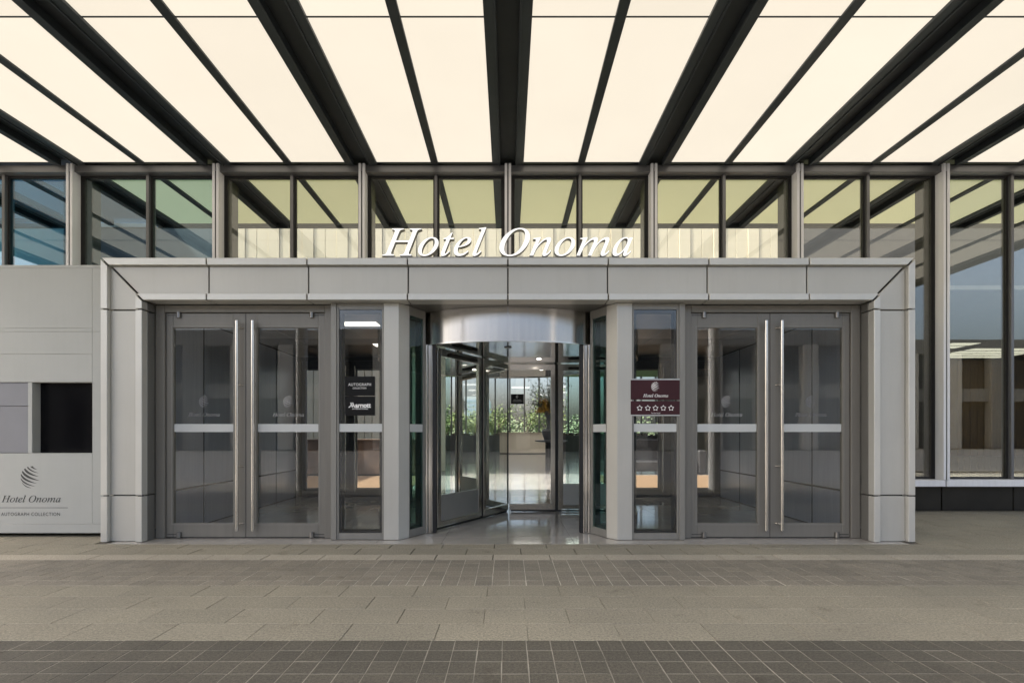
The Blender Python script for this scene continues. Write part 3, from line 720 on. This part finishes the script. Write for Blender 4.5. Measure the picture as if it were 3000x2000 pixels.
B('rule_line', 'print_dark', kiosk, PX(-20, YK), PX(199, YK), YK - .0012, YK - .0004, PZ(1487, YK), PZ(1485.8, YK))
fit_text('lettering', 'AUTOGRAPH COLLECTION', 'print_dark', kiosk, PX(3.5, YK), PX(176, YK), YK - .001, PZ(1510, YK), capz=.043, spacing=1.12)

# ------------------------------------------------------------------ lobby
B('lobby_ceiling', 'dark_ceiling', None, -14, 32, 16.02, 40.3, 5.86, 6.0, kind='structure')
B('lobby_wall_left', 'cream_panel', None, -14.3, -14.01, 8.9, 40.3, 0, 12, kind='structure')
B('lobby_wall_right', 'cream_panel', None, 32.01, 32.3, 8.9, 40.3, 0, 12, kind='structure')
B('front_wall_right', 'cream_panel', None, 12.6, 32.3, 8.7, 8.88, 0, 12, kind='structure')
B('front_wall_left', 'cream_panel', None, -14.3, -12.6, 8.7, 8.88, 0, 12, kind='structure')
up = thing('upper_wall', 'cream slatted upper wall of the lobby seen through the high glazing', 'wall', (0, 16.2, 5.86))
B('backing', 'cream_panel', up, -9.1, 8.8, 16.12, 40.2, 6.01, 22); B('dark_bay', 'planter_grey', up, -14, -9.11, 16.03, 40.2, 6.01, 22); B('dark_bay', 'planter_grey', up, 8.81, 32, 16.03, 40.2, 6.01, 22)
for i in range(-36, 44):
    if not -9.1 < i * .36 < 8.45: continue
    B('slat', 'cream_slat', up, i * .36 + .005, i * .36 + .355, 16.02 + (.02 if (i % 3) else 0), 16.11, 5.87, 9.6, bevel=.006)

wv = thing('lobby_window_wall', 'tall rear window wall of the lobby looking out on green trees', 'window', (0, 40.1, 1.2))
for i in range(-9, 12):
    x = .15 + i * 1.15
    B('mullion', 'mullion_grey', wv, x - .055, x + .055, 40.0, 40.2, 1.1, 5.85)
    if i < 11: B('pane', 'window_glass', wv, x + .056, x + 1.094, 40.09, 40.11, 1.1, 5.85)
B('lobby_wall_rear', 'cream_panel', None, -14, -10.25, 40.0, 40.3, 0, 5.86, kind='structure')
B('lobby_wall_rear', 'cream_panel', None, 12.86, 32, 40.0, 40.3, 0, 5.86, kind='structure')
pl_ = thing('stone_planter', 'low dark grey planter wall under the rear lobby window', 'planter', (0, 39.4, 0))
B('box', 'planter_grey', pl_, -10.2, 12.8, 39.1, 39.95, 0, 1.24, bevel=.02)
m = MB()
for i in range(160):
    x = rnd.uniform(-10, 12.6); r = rnd.uniform(.08, .2); m.lathe([(.01, 1.24), (r, 1.25), (r * .8, 1.24 + r * .7), (.01, 1.24 + r)], (x, rnd.uniform(39.2, 39.8)), 7)
m.build('pebbles', 'bark', pl_, kind='stuff')
dk = thing('reception_desk', 'curved cream reception desk in front of the rear window', 'desk', (1.0, 35.2, 0))
MB().arc((1.0, 37.2), 3.0, 3.12, .06, 1.40, R(240), R(312), 30).build('front_panel', 'desk_cream', dk, smooth=True)
MB().arc((1.0, 37.2), 2.7, 3.2, 1.402, 1.45, R(239), R(313), 30).build('counter_top', 'cream_slat', dk, smooth=True)
MB().arc((1.0, 37.2), 2.95, 3.08, .0, .058, R(240), R(312), 30).build('plinth', 'black_rubber', dk, smooth=True)
pt = thing('pedestal_table', 'dark pedestal table with grey top holding the flower vase', 'table', (2.55, 28.7, 0))
MB().lathe([(.01, .86), (.7, .88), (.92, .93), (.92, .98), (.01, .98)], (2.45, 28.7), 40).build('top', 'vase_grey', pt, smooth=True)
for i in range(6):
    a = i * R(60); MB().cyl((2.55 + .32 * math.cos(a), 28.7 + .32 * math.sin(a), 0), (2.55 + .32 * math.cos(a), 28.7 + .32 * math.sin(a), .87), .12, n=12).build('leg', 'black_frame', pt)
fl = thing('flower_arrangement', 'tall grey vase of yellow blossom and dark branches on the pedestal table', 'flowers', (2.36, 28.7, .98))
MB().lathe([(.01, .98), (.30, .985), (.42, 1.3), (.46, 1.5), (.2, 1.62), (.14, 1.9), (.2, 2.25), (.36, 2.62), (.34, 2.62), (.18, 2.3), (.01, 2.2)], (2.36, 28.7), 28).build('vase', 'vase_grey', fl, smooth=True)
def sprays(name, mat, n, leaf, par, spread, h0, h1, wood=None, ls=.05):
    m = MB(); st = MB()
    for i in range(n):
        a = rnd.uniform(0, 2 * math.pi); s = rnd.uniform(.25, 1) * spread; h = rnd.uniform(h0, h1)
        p0 = Vector((2.36, 28.7, 2.5)); p1 = p0 + Vector((math.cos(a) * s, math.sin(a) * s, h)); mid = p0.lerp(p1, .5) + Vector((0, 0, .2))
        if wood: st.cyl(p0, mid, .014, .010, 5); st.cyl(mid, p1, .010, .004, 5)
        for j in range(leaf):
            t = rnd.uniform(.3, 1); q = (p0.lerp(mid, t * 2) if t < .5 else mid.lerp(p1, t * 2 - 1)) + Vector([rnd.gauss(0, .07) for _ in range(3)])
            d1 = Vector([rnd.gauss(0, 1) for _ in range(3)]).normalized() * ls; d2 = d1.orthogonal().normalized() * ls * .6
            m.add([tuple(q - d1), tuple(q + d2), tuple(q + d1), tuple(q - d2)], [(0, 1, 2, 3)])
    if wood: st.build('branches', wood, par)
    m.build(name, mat, par)
sprays('blossom', 'leaf_yellow', 90, 34, fl, .85, .0, .8, None, .06)
sprays('twig_leaves', 'leaf_dark', 56, 26, fl, 1.5, .3, 2.1, 'bark', .05)
# furnishings glimpsed through the inner doors
ct = thing('stone_counter', 'brown stone counter glimpsed through the plaque side inner door', 'counter', (-4.5, 16.5, 0))
B('front', 'brown_stone', ct, -6.5, -2.6, 16.1, 16.9, .05, 1.12, bevel=.01); B('top', 'brown_stone', ct, -6.55, -2.55, 16.05, 16.95, 1.122, 1.16, bevel=.01); B('kick', 'black_rubber', ct, -6.4, -2.7, 16.2, 16.8, 0, .048)
cw = thing('slatted_screen', 'cream slatted screen wall standing behind the brown stone counter', 'screen', (-5, 18, 0))
for i in range(20): B('slat', 'cream_slat', cw, -7.4 + i * .26, -7.4 + i * .26 + .235, 18.0 + .02 * (i % 2), 18.2, .01, 5.84, bevel=.008)
tag(B('floor_rug', 'tan_rug', None, -7, -2.4, 12.2, 15.9, .001, .014), 'tan rug on the lobby floor before the brown stone counter', 'rug')  # thin tan sheets put the floor's warm reflection into colour
tag(B('floor_rug', 'tan_rug', None, 2.6, 7.5, 12.4, 16.2, .001, .014), 'tan rug on the lobby floor before the black sofa', 'rug')
so = thing('lounge_sofa', 'black lounge sofa glimpsed through the inner door behind the burgundy plaques', 'sofa', (4.4, 17, 0))
B('seat', 'sofa_black', so, 2.9, 6.2, 16.6, 17.5, .1, .45, bevel=.05); B('backrest', 'sofa_black', so, 2.9, 6.2, 17.5, 17.8, .1, 1.15, bevel=.05)
B('armrest', 'sofa_black', so, 2.6, 2.88, 16.6, 17.8, .02, .8, bevel=.05); B('armrest', 'sofa_black', so, 6.22, 6.5, 16.6, 17.8, .02, .8, bevel=.05)
pw_ = thing('panelled_wall', 'brown vertical panelled wall deep inside the glazed room on the right', 'wall', (22, 31, 0))
for i in range(48): B('board', 'wood_panel', pw_, 13 + i * .4 + .01, 13 + i * .4 + .39, 31.0, 31.1, .01, 5.85)
labs = ['lit ceiling panel inside the lobby, nearest row on the counter side', 'lit ceiling panel inside the lobby, nearest row on the sofa side', 'lit ceiling panel in the middle of the lobby, counter side', 'lit ceiling panel in the middle of the lobby above the flower table', 'lit ceiling panel over the planter beside the reception desk', 'lit ceiling panel right above the reception desk front', 'lit ceiling panel over the far end of the reception desk']  # fill panels added to brighten the lobby and the desk
for lab, (x, y) in zip(labs, ((-3.2, 22), (4.2, 22), (-3.2, 28), (5.6, 25.5), (-3.2, 34), (1.2, 31.2), (4.6, 32))):
    cl = thing('ceiling_luminaire', lab, 'light', (x, y, 5.80), 'lobby ceiling panels')
    B('tray', 'dark_ceiling', cl, x - .95, x + .95, y - .95, y + .95, 5.835, 5.858); B('lamp_panel', 'lobby_glow', cl, x - .85, x + .85, y - .85, y + .85, 5.815, 5.834)
for x0, y0_, lab in ((19.0, 25.2, 'bright louvred ceiling light panel nearer the portal'), (24.6, 26.8, 'bright louvred ceiling light panel farther from the portal')):
    lp = thing('louvre_light', lab, 'light', (x0 + 2, y0_ + 1.7, 5.8))
    B('tray', 'black_frame', lp, x0 - .1, x0 + 4.6, y0_ - .1, y0_ + 3.5, 5.835, 5.858)
    for i in range(3):
        for j in range(4): B('lamp_panel', 'grid_glow', lp, x0 + i * 1.52, x0 + i * 1.52 + 1.40, y0_ + j * .88, y0_ + j * .88 + .64, 5.82, 5.834)

# ------------------------------------------------------------------ outside, behind the lobby
def tree(x, y, h, w_, n, lab, col='leaf_green', seed=1):
    r = random.Random(seed); t = thing('garden_tree', lab, 'tree', (x, y, 0), 'trees behind the lobby window')
    tr = MB().cyl((x, y, -.04), (x + .1, y, h * .45), .11, .07, 8); pts = []
    for i in range(9):
        a = r.uniform(0, 6.28); p0 = Vector((x + .05, y, h * r.uniform(.12, .45))); p1 = p0 + Vector((math.cos(a) * w_ * r.uniform(.35, .9), math.sin(a) * w_ * r.uniform(.35, .9), h * r.uniform(.25, .5)))
        tr.cyl(p0, p1, .045, .012, 6); pts.append((p0, p1))
    tr.build('trunk', 'bark', t)
    m = MB()
    for i in range(n):
        p0, p1 = r.choice(pts); q = p0.lerp(p1, r.uniform(.25, 1.1)) + Vector((r.gauss(0, .32), r.gauss(0, .32), r.gauss(0, .28)))
        s = r.uniform(.06, .13); d1 = Vector([r.gauss(0, 1) for _ in range(3)]).normalized() * s; d2 = d1.orthogonal().normalized() * s * .6
        m.add([tuple(q - d1), tuple(q + d2), tuple(q + d1), tuple(q - d2)], [(0, 1, 2, 3)])
    m.build('crown', col, t)
tree(1.6, 43.5, 4.3, 1.9, 750, 'slender young tree between the black notice and the flower vase', seed=3)
tree(3.6, 44.5, 6.0, 2.0, 900, 'tall young tree standing directly behind the flower vase', seed=5)
tree(-.9, 46, 4.2, 2.4, 1500, 'bushy green tree behind the middle of the rear window', seed=8)
tree(-3.0, 47, 4.0, 2.2, 1400, 'bushy green tree behind the wing with the black emblem', seed=11)
tree(-5.4, 45, 4.6, 2.0, 900, 'green tree outside the far end of the rear window', seed=14)
m = MB(); r = random.Random(5)
for i in range(12000):
    x = r.uniform(-26, 26); y = r.uniform(58, 70); z = r.uniform(0, 2.5 + .8 * math.sin(x * .9) + .6 * math.sin(x * 2.3 + 1)); s = r.uniform(.09, .2)
    d1 = Vector([r.gauss(0, 1) for _ in range(3)]).normalized() * s; d2 = d1.orthogonal().normalized() * s * .7; q = Vector((x, y, z))
    m.add([tuple(q - d1), tuple(q + d2), tuple(q + d1), tuple(q - d2)], [(0, 1, 2, 3)])
fo = m.build('distant_woods', 'wood_green', kind='stuff'); fo['label'] = 'hazy green wood on the far side of the garden'; fo['category'] = 'woods'; fo['kind'] = 'stuff'
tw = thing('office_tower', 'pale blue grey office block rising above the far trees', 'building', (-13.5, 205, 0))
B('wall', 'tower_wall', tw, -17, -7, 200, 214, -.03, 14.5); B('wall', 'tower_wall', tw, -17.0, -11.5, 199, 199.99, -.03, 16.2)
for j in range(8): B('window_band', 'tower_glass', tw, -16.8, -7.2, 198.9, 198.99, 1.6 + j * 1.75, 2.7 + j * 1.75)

# ------------------------------------------------------------------ building across the plaza, mirrored in the glass and the steel drum
plain('facing_pier', (.62, .56, .46), .7, 0, .08, .5)
plain('facing_stone', (.27, .25, .21), .7, 0, .08, .5)
plain('facing_glass', (.035, .04, .045), .5, spec=.1)
fb = thing('facing_building', 'beige columned building across the plaza mirrored in the entrance glass', 'building', (8, -32, 0))
B('wall', 'facing_glass', fb, -52, 52, -44, -31, -.04, 10)
B('cornice', 'facing_stone', fb, -52.2, 52.2, -31.0, -30.3, 8.9, 10.2); B('storey_band', 'facing_stone', fb, -52.1, 52.1, -30.99, -30.5, 4.4, 5.6)
for i in range(26): B('pier', 'facing_pier' if i % 3 else 'facing_stone', fb, -51.9 + i * 4.05, -50.6 + i * 4.05 + (.5 if i % 3 == 0 else 0), -30.98, -30.2, -.04, 8.89, bevel=.05)

drive = B('driveway', 'asphalt', None, -60, 60, -27, -1.1, -.06, -.012, kind='structure')  # unseen dark ground and edge, added to darken the door glass reflections
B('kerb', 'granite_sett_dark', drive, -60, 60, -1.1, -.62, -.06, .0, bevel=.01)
for k in (-4, -2, 2, 4):                                # unseen canopy columns, added to streak the reflections in the drum
    x = k * BAY
    MB().cyl((x, .83, -.0), (x, .83, ZC - .13), .13, n=24).build('column', 'mullion_silver', canopy, smooth=True)
